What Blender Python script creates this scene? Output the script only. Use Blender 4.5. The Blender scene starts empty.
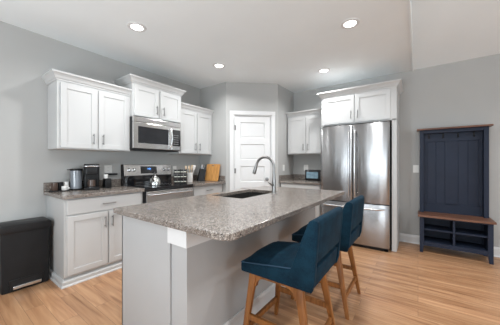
import bpy, bmesh, math, random
from mathutils import Vector, Matrix
random.seed(7)
PI = math.pi
scene = bpy.context.scene
COL = scene.collection

# ------------------------------------------------------------------ camera, world, lights, exposure
cam_d = bpy.data.cameras.new('camera')
cam = bpy.data.objects.new('camera', cam_d); COL.objects.link(cam)
cam_d.sensor_width = 36.0
cam_d.lens = 234.0 / 500.0 * 36.0
cam_d.shift_y = 1.0 / 500.0
cam_d.clip_start = 0.02
cam.location = (0, 0, 1.26)
cam.rotation_euler = (PI / 2, 0, math.atan2(168, 234))
scene.camera = cam

world = bpy.data.worlds.new('world'); scene.world = world
world.use_nodes = True
world.node_tree.nodes['Background'].inputs[0].default_value = (0.86, 0.92, 1.0, 1)
world.node_tree.nodes['Background'].inputs[1].default_value = 1.2

def area(name, loc, rot, sx, sy, power, col=(1, 1, 1)):
    d = bpy.data.lights.new(name, 'AREA'); d.shape = 'RECTANGLE'; d.size = sx; d.size_y = sy
    d.energy = power; d.color = col
    o = bpy.data.objects.new(name, d); COL.objects.link(o); o.location = loc; o.rotation_euler = rot
    return o
# daylight through the windows behind the camera and on the far right
area('daylight_rear', (0.2, -3.42, 1.55), (PI / 2, 0, 0), 3.6, 1.9, 18, (0.84, 0.94, 1.0))
area('daylight_right', (4.42, 1.2, 1.6), (PI / 2, 0, PI / 2), 3.0, 1.9, 72, (0.84, 0.94, 1.0))
# added fill with no real fixture, behind the camera, bounced to brighten the ceiling
area('ceiling_bounce_fill', (-0.9, -1.9, 0.8), (math.radians(180 - 30), 0, 0), 2.6, 1.6, 98, (0.85, 0.94, 1.0))

scene.view_settings.view_transform = 'Standard'
scene.view_settings.look = 'None'
scene.view_settings.gamma = 1.0
scene.view_settings.use_curve_mapping = False
scene.view_settings.exposure = 0.38
try:
    scene.cycles.max_bounces = 10; scene.cycles.diffuse_bounces = 6; scene.cycles.caustics_reflective = False; scene.cycles.caustics_refractive = False
except Exception: pass

# ------------------------------------------------------------------ materials
def new_mat(name):
    m = bpy.data.materials.new(name); m.use_nodes = True
    nt = m.node_tree; b = nt.nodes['Principled BSDF']
    return m, nt, b
def N(nt, t, **kw):
    n = nt.nodes.new(t)
    for k, v in kw.items(): setattr(n, k, v)
    return n
def coords(nt, scale=(1, 1, 1), rot=(0, 0, 0)):
    tc = N(nt, 'ShaderNodeTexCoord'); mp = N(nt, 'ShaderNodeMapping')
    mp.inputs['Scale'].default_value = scale; mp.inputs['Rotation'].default_value = rot
    nt.links.new(tc.outputs['Object'], mp.inputs['Vector'])
    return mp.outputs['Vector']
def ramp(nt, stops, interp='LINEAR'):
    r = N(nt, 'ShaderNodeValToRGB'); cr = r.color_ramp; cr.interpolation = interp
    while len(cr.elements) < len(stops): cr.elements.new(0.5)
    for e, (p, c) in zip(cr.elements, stops): e.position = p; e.color = (*c, 1)
    return r
def simple(name, col, rough=0.5, metal=0.0, var=0.06, nscale=8.0, bump=0.0, bscale=60.0, stretch=(1, 1, 1), spec=None, coat=0.0):
    m, nt, b = new_mat(name)
    v = coords(nt, stretch)
    n = N(nt, 'ShaderNodeTexNoise'); n.inputs['Scale'].default_value = nscale; n.inputs['Detail'].default_value = 3
    nt.links.new(v, n.inputs['Vector'])
    r = ramp(nt, [(0.3, tuple(c * (1 - var) for c in col)), (0.7, tuple(min(1, c * (1 + var)) for c in col))])
    nt.links.new(n.outputs['Fac'], r.inputs['Fac']); nt.links.new(r.outputs['Color'], b.inputs['Base Color'])
    b.inputs['Roughness'].default_value = rough; b.inputs['Metallic'].default_value = metal
    if spec is not None: b.inputs['Specular IOR Level'].default_value = spec
    if coat: b.inputs['Coat Weight'].default_value = coat; b.inputs['Coat Roughness'].default_value = 0.08
    if bump:
        n2 = N(nt, 'ShaderNodeTexNoise'); n2.inputs['Scale'].default_value = bscale; n2.inputs['Detail'].default_value = 2
        nt.links.new(v, n2.inputs['Vector'])
        bp = N(nt, 'ShaderNodeBump'); bp.inputs['Strength'].default_value = bump; bp.inputs['Distance'].default_value = 0.004
        nt.links.new(n2.outputs['Fac'], bp.inputs['Height']); nt.links.new(bp.outputs['Normal'], b.inputs['Normal'])
    return m
def emis(name, col, s):
    m, nt, b = new_mat(name)
    b.inputs['Base Color'].default_value = (*col, 1); b.inputs['Emission Color'].default_value = (*col, 1)
    b.inputs['Emission Strength'].default_value = s
    return m
def granite_mat(name='granite'):
    m, nt, b = new_mat(name); L = nt.links
    v = coords(nt)
    vo = N(nt, 'ShaderNodeTexVoronoi'); vo.inputs['Scale'].default_value = 240; L.new(v, vo.inputs['Vector'])
    sp = N(nt, 'ShaderNodeSeparateColor'); L.new(vo.outputs['Color'], sp.inputs['Color'])
    r = ramp(nt, [(0.0, (0.02, 0.018, 0.018)), (0.10, (0.12, 0.10, 0.09)), (0.24, (0.155, 0.128, 0.112)), (0.42, (0.225, 0.192, 0.168)),
                  (0.64, (0.285, 0.25, 0.225)), (0.86, (0.44, 0.405, 0.37))], 'CONSTANT')
    L.new(sp.outputs[0], r.inputs['Fac'])
    n = N(nt, 'ShaderNodeTexNoise'); n.inputs['Scale'].default_value = 22; n.inputs['Detail'].default_value = 4; L.new(v, n.inputs['Vector'])
    r2 = ramp(nt, [(0.38, (0.62, 0.58, 0.55)), (0.52, (1, 1, 1)), (0.7, (1.0, 0.98, 0.95))]); L.new(n.outputs['Fac'], r2.inputs['Fac'])
    mx = N(nt, 'ShaderNodeMix', data_type='RGBA', blend_type='MULTIPLY'); mx.inputs[0].default_value = 0.45
    L.new(r.outputs['Color'], mx.inputs[6]); L.new(r2.outputs['Color'], mx.inputs[7])
    L.new(mx.outputs[2], b.inputs['Base Color'])
    b.inputs['Roughness'].default_value = 0.2
    return m
def floor_mat():
    m, nt, b = new_mat('oak_planks'); L = nt.links
    v = coords(nt)
    br = N(nt, 'ShaderNodeTexBrick'); br.offset = 0.37; br.offset_frequency = 2; br.squash = 1
    for k, val in {'Scale': 1.0, 'Mortar Size': 0.0012, 'Mortar Smooth': 0.1, 'Bias': 0.0, 'Brick Width': 1.15, 'Row Height': 0.125}.items(): br.inputs[k].default_value = val
    br.inputs['Color1'].default_value = (0, 0, 0, 1); br.inputs['Color2'].default_value = (1, 1, 1, 1); br.inputs['Mortar'].default_value = (0.5, 0.5, 0.5, 1)
    L.new(v, br.inputs['Vector'])
    # shift the grain on each plank
    sep = N(nt, 'ShaderNodeSeparateXYZ'); L.new(v, sep.inputs[0])
    sc = N(nt, 'ShaderNodeMath', operation='MULTIPLY'); sc.inputs[1].default_value = 37.0; L.new(br.outputs['Color'], sc.inputs[0])
    sx = N(nt, 'ShaderNodeMath', operation='MULTIPLY'); sx.inputs[1].default_value = 1.6; L.new(sep.outputs[0], sx.inputs[0])
    sy = N(nt, 'ShaderNodeMath', operation='MULTIPLY'); sy.inputs[1].default_value = 22.0; L.new(sep.outputs[1], sy.inputs[0])
    cb = N(nt, 'ShaderNodeCombineXYZ'); L.new(sx.outputs[0], cb.inputs[0]); L.new(sy.outputs[0], cb.inputs[1]); L.new(sc.outputs[0], cb.inputs[2])
    n = N(nt, 'ShaderNodeTexNoise'); n.inputs['Scale'].default_value = 1.0; n.inputs['Detail'].default_value = 6; n.inputs['Distortion'].default_value = 0.6
    L.new(cb.outputs[0], n.inputs['Vector'])
    r = ramp(nt, [(0.26, (0.22, 0.100, 0.046)), (0.42, (0.385, 0.200, 0.102)), (0.58, (0.48, 0.272, 0.146)), (0.78, (0.59, 0.36, 0.21))])
    L.new(n.outputs['Fac'], r.inputs['Fac'])
    tone = ramp(nt, [(0.0, (0.84, 0.82, 0.80)), (0.5, (0.96, 0.96, 0.96)), (1.0, (1.08, 1.08, 1.09))]); L.new(br.outputs['Color'], tone.inputs['Fac'])
    mx = N(nt, 'ShaderNodeMix', data_type='RGBA', blend_type='MULTIPLY'); mx.inputs[0].default_value = 1
    L.new(r.outputs['Color'], mx.inputs[6]); L.new(tone.outputs['Color'], mx.inputs[7])
    mo = N(nt, 'ShaderNodeMix', data_type='RGBA'); L.new(br.outputs['Fac'], mo.inputs[0])
    L.new(mx.outputs[2], mo.inputs[6]); mo.inputs[7].default_value = (0.17, 0.09, 0.05, 1)
    L.new(mo.outputs[2], b.inputs['Base Color'])
    b.inputs['Roughness'].default_value = 0.36
    return m
def wood_mat(name, dark, light, rough=0.4, axis=2, s=1.0):
    m, nt, b = new_mat(name); L = nt.links
    sc = [14 * s, 14 * s, 14 * s]; sc[axis] = 1.6 * s
    v = coords(nt, tuple(sc))
    n = N(nt, 'ShaderNodeTexNoise'); n.inputs['Scale'].default_value = 2.0; n.inputs['Detail'].default_value = 5; n.inputs['Distortion'].default_value = 0.8
    L.new(v, n.inputs['Vector'])
    r = ramp(nt, [(0.3, dark), (0.7, light)]); L.new(n.outputs['Fac'], r.inputs['Fac']); L.new(r.outputs['Color'], b.inputs['Base Color'])
    b.inputs['Roughness'].default_value = rough
    return m
def steel_mat(name, col=(0.62, 0.62, 0.63), rough=0.24, wavy=0.0, axis=2):
    m, nt, b = new_mat(name); L = nt.links
    sc = [260, 260, 260]; sc[axis] = 2.0
    v = coords(nt, tuple(sc))
    n = N(nt, 'ShaderNodeTexNoise'); n.inputs['Scale'].default_value = 1.0; n.inputs['Detail'].default_value = 2; L.new(v, n.inputs['Vector'])
    r = ramp(nt, [(0.3, tuple(c * .92 for c in col)), (0.7, tuple(c * 1.06 for c in col))]); L.new(n.outputs['Fac'], r.inputs['Fac'])
    L.new(r.outputs['Color'], b.inputs['Base Color'])
    b.inputs['Metallic'].default_value = 1.0; b.inputs['Roughness'].default_value = rough
    if wavy:
        b.inputs['Anisotropic'].default_value = 0.85; b.inputs['Anisotropic Rotation'].default_value = 0.25
        v2 = coords(nt, (5.0, 5.0, 0.9)); n2 = N(nt, 'ShaderNodeTexNoise'); n2.inputs['Scale'].default_value = 1.0; n2.inputs['Detail'].default_value = 1
        L.new(v2, n2.inputs['Vector'])
        bp = N(nt, 'ShaderNodeBump'); bp.inputs['Strength'].default_value = wavy; bp.inputs['Distance'].default_value = 0.02
        L.new(n2.outputs['Fac'], bp.inputs['Height']); L.new(bp.outputs['Normal'], b.inputs['Normal'])
    return m
def fabric_mat(name, c1, c2):
    m, nt, b = new_mat(name); L = nt.links
    v = coords(nt, (1, 1, 1))
    n = N(nt, 'ShaderNodeTexNoise'); n.inputs['Scale'].default_value = 240; n.inputs['Detail'].default_value = 2; L.new(v, n.inputs['Vector'])
    n2 = N(nt, 'ShaderNodeTexNoise'); n2.inputs['Scale'].default_value = 14; n2.inputs['Detail'].default_value = 4; L.new(v, n2.inputs['Vector'])
    ad = N(nt, 'ShaderNodeMath', operation='ADD'); L.new(n.outputs['Fac'], ad.inputs[0]); L.new(n2.outputs['Fac'], ad.inputs[1])
    r = ramp(nt, [(0.38, c1), (0.62, c2)]); ha = N(nt, 'ShaderNodeMath', operation='MULTIPLY'); ha.inputs[1].default_value = 0.5
    L.new(ad.outputs[0], ha.inputs[0]); L.new(ha.outputs[0], r.inputs['Fac']); L.new(r.outputs['Color'], b.inputs['Base Color'])
    b.inputs['Roughness'].default_value = 0.85; b.inputs['Anisotropic Rotation'].default_value = 0.25
    b.inputs['Specular IOR Level'].default_value = 0.15; b.inputs['Sheen Weight'].default_value = 0.02; b.inputs['Sheen Tint'].default_value = (0.3, 0.6, 0.85, 1)
    bp = N(nt, 'ShaderNodeBump'); bp.inputs['Strength'].default_value = 0.3; bp.inputs['Distance'].default_value = 0.002
    L.new(n.outputs['Fac'], bp.inputs['Height']); L.new(bp.outputs['Normal'], b.inputs['Normal'])
    return m
def glass_mat(name, col=(1, 1, 1), rough=0.02):
    m, nt, b = new_mat(name)
    b.inputs['Base Color'].default_value = (*col, 1); b.inputs['Transmission Weight'].default_value = 1.0
    b.inputs['Roughness'].default_value = rough; b.inputs['IOR'].default_value = 1.3
    return m

M = dict(
    wall=simple('grey_wall_paint', (0.44, 0.442, 0.435), 0.85, var=0.02, nscale=2, bump=0.05, bscale=180),
    ceil=simple('ceiling_paint', (0.82, 0.86, 0.875), 0.9, var=0.015, nscale=2, bump=0.05, bscale=160),
    trim=simple('white_trim_paint', (0.69, 0.695, 0.70), 0.45, var=0.01),
    cab=simple('white_cabinet_paint', (0.545, 0.55, 0.55), 0.42, var=0.012, nscale=3),
    inner=simple('cabinet_underside', (0.62, 0.60, 0.57), 0.6, var=0.03),
    island=simple('grey_island_paint', (0.42, 0.425, 0.43), 0.5, var=0.015, nscale=3),
    floor=floor_mat(), granite=granite_mat(),
    steel=steel_mat('brushed_steel'), fridge=steel_mat('fridge_steel', (0.37, 0.37, 0.375), 0.26, wavy=0.45),
    steelh=steel_mat('brushed_steel_bands', (0.70, 0.69, 0.68), 0.22, axis=1),
    nickel=steel_mat('satin_nickel', (0.27, 0.265, 0.26), 0.32),
    chrome=simple('polished_chrome', (0.66, 0.66, 0.66), 0.16, 1.0, var=0.02),
    dkmetal=simple('dark_steel', (0.10, 0.10, 0.105), 0.35, 0.9, var=0.05),
    black=simple('black_plastic', (0.010, 0.010, 0.011), 0.42, var=0.15, spec=0.3),
    blackmatt=simple('black_textured_plastic', (0.010, 0.010, 0.011), 0.6, var=0.15, bump=0.1, bscale=300, spec=0.3),
    blackglass=simple('black_glass', (0.012, 0.012, 0.014), 0.06, var=0.1, coat=0.6),
    window=simple('smoked_oven_glass', (0.022, 0.023, 0.026), 0.1, var=0.1, spec=0.3),
    navy=simple('navy_paint', (0.016, 0.023, 0.043), 0.5, var=0.08, nscale=5, spec=0.25),
    shelfwood=wood_mat('walnut_shelf', (0.10, 0.042, 0.024), (0.22, 0.10, 0.06), 0.4, axis=0),
    leg=wood_mat('walnut_leg', (0.15, 0.050, 0.010), (0.32, 0.125, 0.032), 0.38, axis=2),
    blue=fabric_mat('blue_upholstery', (0.001, 0.010, 0.021), (0.004, 0.027, 0.048)),
    piping=simple('dark_blue_piping', (0.01, 0.04, 0.075), 0.8, var=0.1),
    plate=simple('white_plastic_plate', (0.78, 0.78, 0.76), 0.35, var=0.02),
    ceramic=simple('white_ceramic', (0.80, 0.79, 0.77), 0.15, var=0.02),
    bamboo=wood_mat('bamboo', (0.48, 0.22, 0.06), (0.70, 0.36, 0.12), 0.45, axis=2, s=1.4),
    palewood=wood_mat('pale_beech', (0.50, 0.37, 0.25), (0.72, 0.58, 0.42), 0.5, axis=2, s=3),
    greyplastic=simple('grey_translucent_tank', (0.22, 0.24, 0.27), 0.15, var=0.08, coat=0.5),
    coffee=simple('brown_coffee_mug', (0.07, 0.045, 0.035), 0.3, var=0.1),
    lamp=emis('lamp_lens', (1.0, 0.97, 0.93), 4.0),
    screen=emis('blue_clock_digits', (0.15, 0.45, 1.0), 1.3),
    display=simple('pale_blue_glass', (0.20, 0.32, 0.40), 0.12, var=0.25, nscale=14, coat=0.4),
    spiceA=simple('pale_spice', (0.55, 0.50, 0.30), 0.6, var=0.3, nscale=60),
    spiceB=simple('green_spice', (0.16, 0.18, 0.07), 0.6, var=0.3, nscale=60),
    spiceC=simple('red_brown_spice', (0.20, 0.07, 0.03), 0.6, var=0.3, nscale=60),
    winglass=glass_mat('window_glass', (0.95, 0.98, 1.0)),
    basin=simple('dark_basin_metal', (0.020, 0.019, 0.018), 0.45, 0.0, var=0.1),
    paper=simple('pale_paper', (0.62, 0.62, 0.55), 0.7, var=0.12, nscale=40),
    grey=simple('mid_grey_print', (0.25, 0.25, 0.26), 0.5, var=0.05),
)

# ------------------------------------------------------------------ mesh helpers
def obj(name, bm, mat, parent=None, smooth=False, loc=None):
    me = bpy.data.meshes.new(name)
    bmesh.ops.recalc_face_normals(bm, faces=bm.faces[:])
    bm.to_mesh(me); bm.free()
    mats = mat if isinstance(mat, (list, tuple)) else [mat]
    for m in mats: me.materials.append(M[m])
    if smooth:
        for p in me.polygons: p.use_smooth = True
        try: me.set_sharp_from_angle(angle=math.radians(38))
        except Exception: pass
    o = bpy.data.objects.new(name, me); COL.objects.link(o)
    if parent: o.parent = parent
    if loc: o.location = loc
    return o
def tag(o, label, cat, group=None):
    o['label'] = label; o['category'] = cat
    if group: o['group'] = group
    return o
def thing(name, label, cat, loc=(0, 0, 0), rz=0.0, group=None):
    o = bpy.data.objects.new(name, None); COL.objects.link(o); o.empty_display_size = 0.05
    o.location = loc; o.rotation_euler = (0, 0, rz)
    return tag(o, label, cat, group)
def struct(name, bm, mat, parent=None, smooth=False):
    o = obj(name, bm, mat, parent, smooth)
    if not parent: o['kind'] = 'structure'
    return o
def copy_tree(o, parent=None):
    c = o.copy(); COL.objects.link(c)
    if parent: c.parent = parent
    for ch in list(o.children): copy_tree(ch, c)
    return c
def B(): return bmesh.new()
def merge(bm, src, mi=0):
    me = bpy.data.meshes.new('tmp'); src.to_mesh(me); src.free(); n0 = len(bm.faces)
    bm.from_mesh(me); bpy.data.meshes.remove(me)
    bm.faces.ensure_lookup_table()
    for f in bm.faces[n0:]: f.material_index = mi
def box(bm, x0, y0, z0, x1, y1, z1, bev=0.0, mi=0, seg=2, mat=None):
    t = B()
    vs = [t.verts.new(p) for p in [(x0, y0, z0), (x1, y0, z0), (x1, y1, z0), (x0, y1, z0), (x0, y0, z1), (x1, y0, z1), (x1, y1, z1), (x0, y1, z1)]]
    for f in [(0, 3, 2, 1), (4, 5, 6, 7), (0, 1, 5, 4), (1, 2, 6, 5), (2, 3, 7, 6), (3, 0, 4, 7)]: t.faces.new([vs[i] for i in f])
    if bev: bmesh.ops.bevel(t, geom=t.edges[:], offset=bev, segments=seg, affect='EDGES', profile=0.5)
    if mat: bmesh.ops.transform(t, matrix=mat, verts=t.verts[:])
    merge(bm, t, mi)
def loft(bm, rings, cap=True, mi=0, closed=True):
    t = B(); R = [[t.verts.new(p) for p in r] for r in rings]
    n = len(R[0])
    for a, b in zip(R, R[1:]):
        for i in range(n if closed else n - 1):
            t.faces.new((a[i], a[(i + 1) % n], b[(i + 1) % n], b[i]))
    if cap: t.faces.new(R[0][::-1]); t.faces.new(R[-1])
    merge(bm, t, mi)
def lathe(bm, prof, cx=0, cy=0, n=24, mi=0, z0=0, cap=False, mat=None):
    t = B(); rings = []
    for r, z in prof:
        rings.append([t.verts.new((cx + r * math.cos(2 * PI * i / n), cy + r * math.sin(2 * PI * i / n), z0 + z)) for i in range(n)])
    for a, b in zip(rings, rings[1:]):
        for i in range(n): t.faces.new((a[i], a[(i + 1) % n], b[(i + 1) % n], b[i]))
    t.faces.new(rings[0][::-1]); t.faces.new(rings[-1])
    if mat: bmesh.ops.transform(t, matrix=mat, verts=t.verts[:])
    merge(bm, t, mi)
def tube(bm, pts, r, n=10, mi=0, radii=None, sx=1.0):
    pts = [Vector(p) for p in pts]; rings = []
    up = Vector((0, 0, 1)); prev = None
    for i, p in enumerate(pts):
        d = (pts[min(i + 1, len(pts) - 1)] - pts[max(i - 1, 0)]).normalized()
        if prev is None:
            a = up if abs(d.z) < 0.9 else Vector((0, 1, 0)); u = d.cross(a).normalized()
        else: u = (prev - d * prev.dot(d)).normalized()
        prev = u; w = d.cross(u); rr = radii[i] if radii else r
        rings.append([p + u * rr * math.cos(2 * PI * k / n) * sx + w * rr * math.sin(2 * PI * k / n) for k in range(n)])
    loft(bm, rings, mi=mi)
def prism(bm, pts, a, b, axis='z', bev=0.0, mi=0, seg=2, mat=None):
    t = B()
    def P(p, c): return {'z': (p[0], p[1], c), 'y': (p[0], c, p[1]), 'x': (c, p[0], p[1])}[axis]
    v0 = [t.verts.new(P(p, a)) for p in pts]; v1 = [t.verts.new(P(p, b)) for p in pts]
    n = len(pts); t.faces.new(v0[::-1]); t.faces.new(v1)
    for i in range(n): t.faces.new((v0[i], v0[(i + 1) % n], v1[(i + 1) % n], v1[i]))
    bmesh.ops.recalc_face_normals(t, faces=t.faces[:])
    if bev: bmesh.ops.bevel(t, geom=t.edges[:], offset=bev, segments=seg, affect='EDGES', profile=0.5)
    if mat: bmesh.ops.transform(t, matrix=mat, verts=t.verts[:])
    merge(bm, t, mi)
def rrect(x0, y0, x1, y1, r, n=5):
    """rounded rectangle outline; r may be 4 radii for corners (x0y0, x1y0, x1y1, x0y1)"""
    rs = r if isinstance(r, (list, tuple)) else [r] * 4; out = []
    for (cx, cy, sx, sy, a0), rr in zip([(x0, y0, 1, 1, PI), (x1, y0, -1, 1, 1.5 * PI), (x1, y1, -1, -1, 0), (x0, y1, 1, -1, 0.5 * PI)], rs):
        ccx, ccy = cx + sx * rr, cy + sy * rr
        if rr < 1e-5: out.append((cx, cy)); continue
        for k in range(n + 1):
            a = a0 + 0.5 * PI * k / n; out.append((ccx + rr * math.cos(a), ccy + rr * math.sin(a)))
    return out
def slab(bm, outer, holes, z0, z1, bev=0.004):
    t = B(); es = []
    for loop in [outer] + holes:
        vs = [t.verts.new((x, y, z1)) for x, y in loop]
        es += [t.edges.new((vs[i], vs[(i + 1) % len(vs)])) for i in range(len(vs))]
    bmesh.ops.triangle_fill(t, use_beauty=True, edges=es)
    ext = bmesh.ops.extrude_face_region(t, geom=t.faces[:])
    bmesh.ops.translate(t, vec=(0, 0, z0 - z1), verts=[g for g in ext['geom'] if isinstance(g, bmesh.types.BMVert)])
    bmesh.ops.recalc_face_normals(t, faces=t.faces[:])
    if bev:
        ed = [e for e in t.edges if len(e.link_faces) == 2 and e.calc_face_angle(0) > 1.2 and abs(e.verts[0].co.z - e.verts[1].co.z) < 1e-5]
        bmesh.ops.bevel(t, geom=ed, offset=bev, segments=2, affect='EDGES', profile=0.5)
    merge(bm, t)
def sweep_profile(bm, path, prof, mi=0):
    """path: 2D points; outward side = right hand of travel; prof: closed loop of (out, z)"""
    n = len(path); rings = []
    for i, p in enumerate(path):
        p = Vector(p)
        dirs = []
        if i > 0: dirs.append((p - Vector(path[i - 1])).normalized())
        if i < n - 1: dirs.append((Vector(path[i + 1]) - p).normalized())
        nrm = [Vector((d.y, -d.x)) for d in dirs]
        if len(nrm) == 2:
            m = (nrm[0] + nrm[1]).normalized(); m = m / m.dot(nrm[0])
        else: m = nrm[0]
        rings.append([(p.x + m.x * o, p.y + m.y * o, z) for o, z in prof])
    loft(bm, rings, mi=mi)

# ------------------------------------------------------------------ room shell
H = 2.74
WL, WB, XS = -3.52, 4.52, -0.06          # left wall, back wall, step between flat and vaulted ceiling
XR, YR = 4.5, -3.5
PX0, PY0, PX1, PY1 = -2.83, 3.20, -2.12, 3.84   # pantry corner

b = B(); box(b, WL - 0.1, YR - 0.1, -0.1, XR + 0.1, WB + 0.1, 0); struct('floor', b, 'floor')
b = B(); box(b, WL - 0.1, YR - 0.1, H, XS, WB + 0.1, H + 1.6); struct('ceiling', b, 'ceil')
# vaulted part: rises from the back wall towards the camera, ridge, then falls to the rear wall
SL = 0.25; YM = 0.6; HR = H + SL * (WB - YM)
b = B()
prism(b, [(WB + 0.1, H - SL * 0.1), (YM, HR), (YR - 0.1, H + 0.0), (YR - 0.1, H + 0.2), (YM, HR + 0.2), (WB + 0.1, H + 0.2)], XS, XR + 0.1, 'x')
struct('ceiling_vaulted', b, 'ceil')
b = B(); box(b, XS - 0.012, YR, H - 0.012, XS + 0.004, WB, H + 0.006, 0.003); struct('trim_1', b, 'ceil')
b = B(); box(b, WL - 0.1, YR - 0.1, 0, WL, WB, H + 0.05); struct('wall_left', b, 'wall')
b = B(); box(b, WL - 0.1, WB, 0, XR + 0.1, WB + 0.1, H + 0.05); struct('wall_back', b, 'wall')
# pantry corner walls with the door opening in the diagonal
D = Vector((PX1 - PX0, PY1 - PY0, 0)); DL = D.length; DA = math.atan2(D.y, D.x)
b = B()
box(b, WL, PY0, 0, PX0, PY0 + 0.1, H); box(b, PX1 - 0.1, PY1, 0, PX1, WB, H)
MD = Matrix.Translation((PX0, PY0, 0)) @ Matrix.Rotation(DA, 4, 'Z')
dx0, dx1, dh = 0.135, 0.835, 2.15
box(b, 0, 0, 0, dx0, 0.1, H, mat=MD); box(b, dx1, 0, 0, DL, 0.1, H, mat=MD); box(b, dx0, 0, dh, dx1, 0.1, H, mat=MD)
struct('wall_pantry', b, 'wall')
# rear wall (behind the camera) and right wall, each with a window opening
def wall_with_hole(name, axis, c0, c1, a0, a1, h, holes):
    b = B(); z0, z1 = holes[0][2], holes[0][3]
    def bx(u0, u1, za, zb):
        if axis == 'y': box(b, u0, c0, za, u1, c1, zb)
        else: box(b, c0, u0, za, c1, u1, zb)
    u = a0
    for (h0, h1, _, _) in holes: bx(u, h0, 0, h); u = h1
    bx(u, a1, 0, h)
    for (h0, h1, q0, q1) in holes: bx(h0, h1, 0, q0); bx(h0, h1, q1, h)
    struct(name, b, 'wall')
wall_with_hole('wall_rear', 'y', YR - 0.1, YR, WL - 0.1, XR + 0.1, H + 0.05, [(-1.6, 2.0, 0.6, 2.5)])
b = B()
for q in [((-3.6, -0.3)), ((2.7, WB + 0.1))]: prism(b, [(q[0], 0), (q[1], 0), (q[1], 3.72), (q[0], 3.72)], XR, XR + 0.1, 'x')
box(b, XR, -0.3, 0, XR + 0.1, 2.7, 0.65); box(b, XR, -0.3, 2.55, XR + 0.1, 2.7, 3.72)
struct('wall_right', b, 'wall')
b = B()
for x in (-1.6, -0.42, 0.78, 1.94): box(b, x, YR - 0.08, 0.6, x + 0.06, YR - 0.02, 2.5)
box(b, -1.6, YR - 0.08, 0.6, 2.0, YR - 0.02, 0.66); box(b, -1.6, YR - 0.08, 2.44, 2.0, YR - 0.02, 2.5)
w = struct('window_1', b, 'trim'); g = B(); box(g, -1.55, YR - 0.06, 0.65, 1.95, YR - 0.05, 2.45); obj('pane', g, 'winglass', w)
b = B()
for y in (-0.3, 0.68, 1.68, 2.64): box(b, XR + 0.02, y, 0.65, XR + 0.08, y + 0.06, 2.55)
box(b, XR + 0.02, -0.3, 0.65, XR + 0.08, 2.7, 0.71); box(b, XR + 0.02, -0.3, 2.49, XR + 0.08, 2.7, 2.55)
w = struct('window_2', b, 'trim'); g = B(); box(g, XR + 0.05, -0.25, 0.7, XR + 0.06, 2.65, 2.5); obj('pane', g, 'winglass', w)

BP = [(0, 0), (0.016, 0), (0.016, 0.10), (0.011, 0.118), (0.008, 0.13), (0, 0.13)]
QR = [(0.016, 0), (0.028, 0), (0.027, 0.008), (0.022, 0.015), (0.016, 0.018)]
def baseboard(name, path):
    b = B(); sweep_profile(b, path, BP); sweep_profile(b, path, QR); struct(name, b, 'trim')
baseboard('baseboard_back', [(-0.245, WB), (XR, WB)])
baseboard('baseboard_left', [(WL, YR), (WL, 0.855)])
baseboard('baseboard_rear', [(XR, YR), (WL, YR)])
baseboard('baseboard_right', [(XR, WB), (XR, YR)])
def onD(u, v=0): p = MD @ Vector((u, v, 0)); return (p.x, p.y)
baseboard('baseboard_pantry', [onD(0.01), onD(dx0 - 0.072)])

# pantry door: casing, slab with five panels, hinges, knob
b = B()
cas = 0.07
for (u0, u1) in ((dx0 - cas, dx0), (dx1, dx1 + cas)): box(b, u0, -0.018, 0, u1, 0, dh + cas, 0.003, mat=MD)
box(b, dx0 - cas, -0.020, dh, dx1 + cas, 0, dh + cas, 0.003, mat=MD)
for (u0, u1) in ((dx0, dx0 + 0.018), (dx1 - 0.018, dx1)): box(b, u0, 0.0, 0, u1, 0.1, dh, mat=MD)
box(b, dx0, 0, dh - 0.018, dx1, 0.1, dh, mat=MD)
struct('trim_2', b, 'trim')
def panel_door(bm, w, h, t, rows, st, rail, rec=0.010, slope=0.012):
    """front at y=0, recessed rectangular panels with sloped sticking"""
    t_ = B()
    ph = (h - rail * (rows + 1)) / rows
    box(t_, 0, rec, 0, w, t, h)
    box(t_, 0, 0, 0, st, rec, h); box(t_, w - st, 0, 0, w, rec, h)
    for k in range(rows + 1): z = k * (ph + rail); box(t_, st, 0, z, w - st, rec, z + rail)
    for k in range(rows):
        z0 = rail + k * (ph + rail); z1 = z0 + ph; x0, x1 = st, w - st
        s = slope
        o = [(x0, 0, z0), (x1, 0, z0), (x1, 0, z1), (x0, 0, z1)]; i = [(x0 + s, rec, z0 + s), (x1 - s, rec, z0 + s), (x1 - s, rec, z1 - s), (x0 + s, rec, z1 - s)]
        for a in range(4):
            c = (a + 1) % 4; vs = [t_.verts.new(q) for q in (o[a], o[c], i[c], i[a])]; t_.faces.new(vs)
        # raised field
        box(t_, x0 + 0.028, rec - 0.005, z0 + 0.028, x1 - 0.028, rec, z1 - 0.028, 0.003)
    merge(bm, t_)
b = B(); dw = dx1 - dx0 - 0.042
panel_door(b, dw, dh - 0.032, 0.035, 5, 0.105, 0.112, 0.014, 0.010)
d = struct('door_1', b, 'trim'); d.location = MD @ Vector((dx0 + 0.021, 0.012, 0.010)); d.rotation_euler = (0, 0, DA)
for z in (0.25, 1.07, 1.86):
    b = B(); lathe(b, [(0.008, 0), (0.008, 0.09)], -0.003, -0.008, 10, z0=z); box(b, 0.0, -0.004, z, 0.022, 0.0, z + 0.09)
    obj('hinge', b, 'nickel', d, True)
b = B(); MK = Matrix.Translation((dw - 0.062, 0, 0.96)) @ Matrix.Rotation(PI / 2, 4, 'X')
lathe(b, [(0.030, 0), (0.030, 0.006), (0.012, 0.010), (0.011, 0.032), (0.024, 0.040), (0.029, 0.054), (0.024, 0.066), (0.008, 0.071)], 0, 0, 20, mat=MK)
obj('door_knob', b, 'nickel', d, True)

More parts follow.
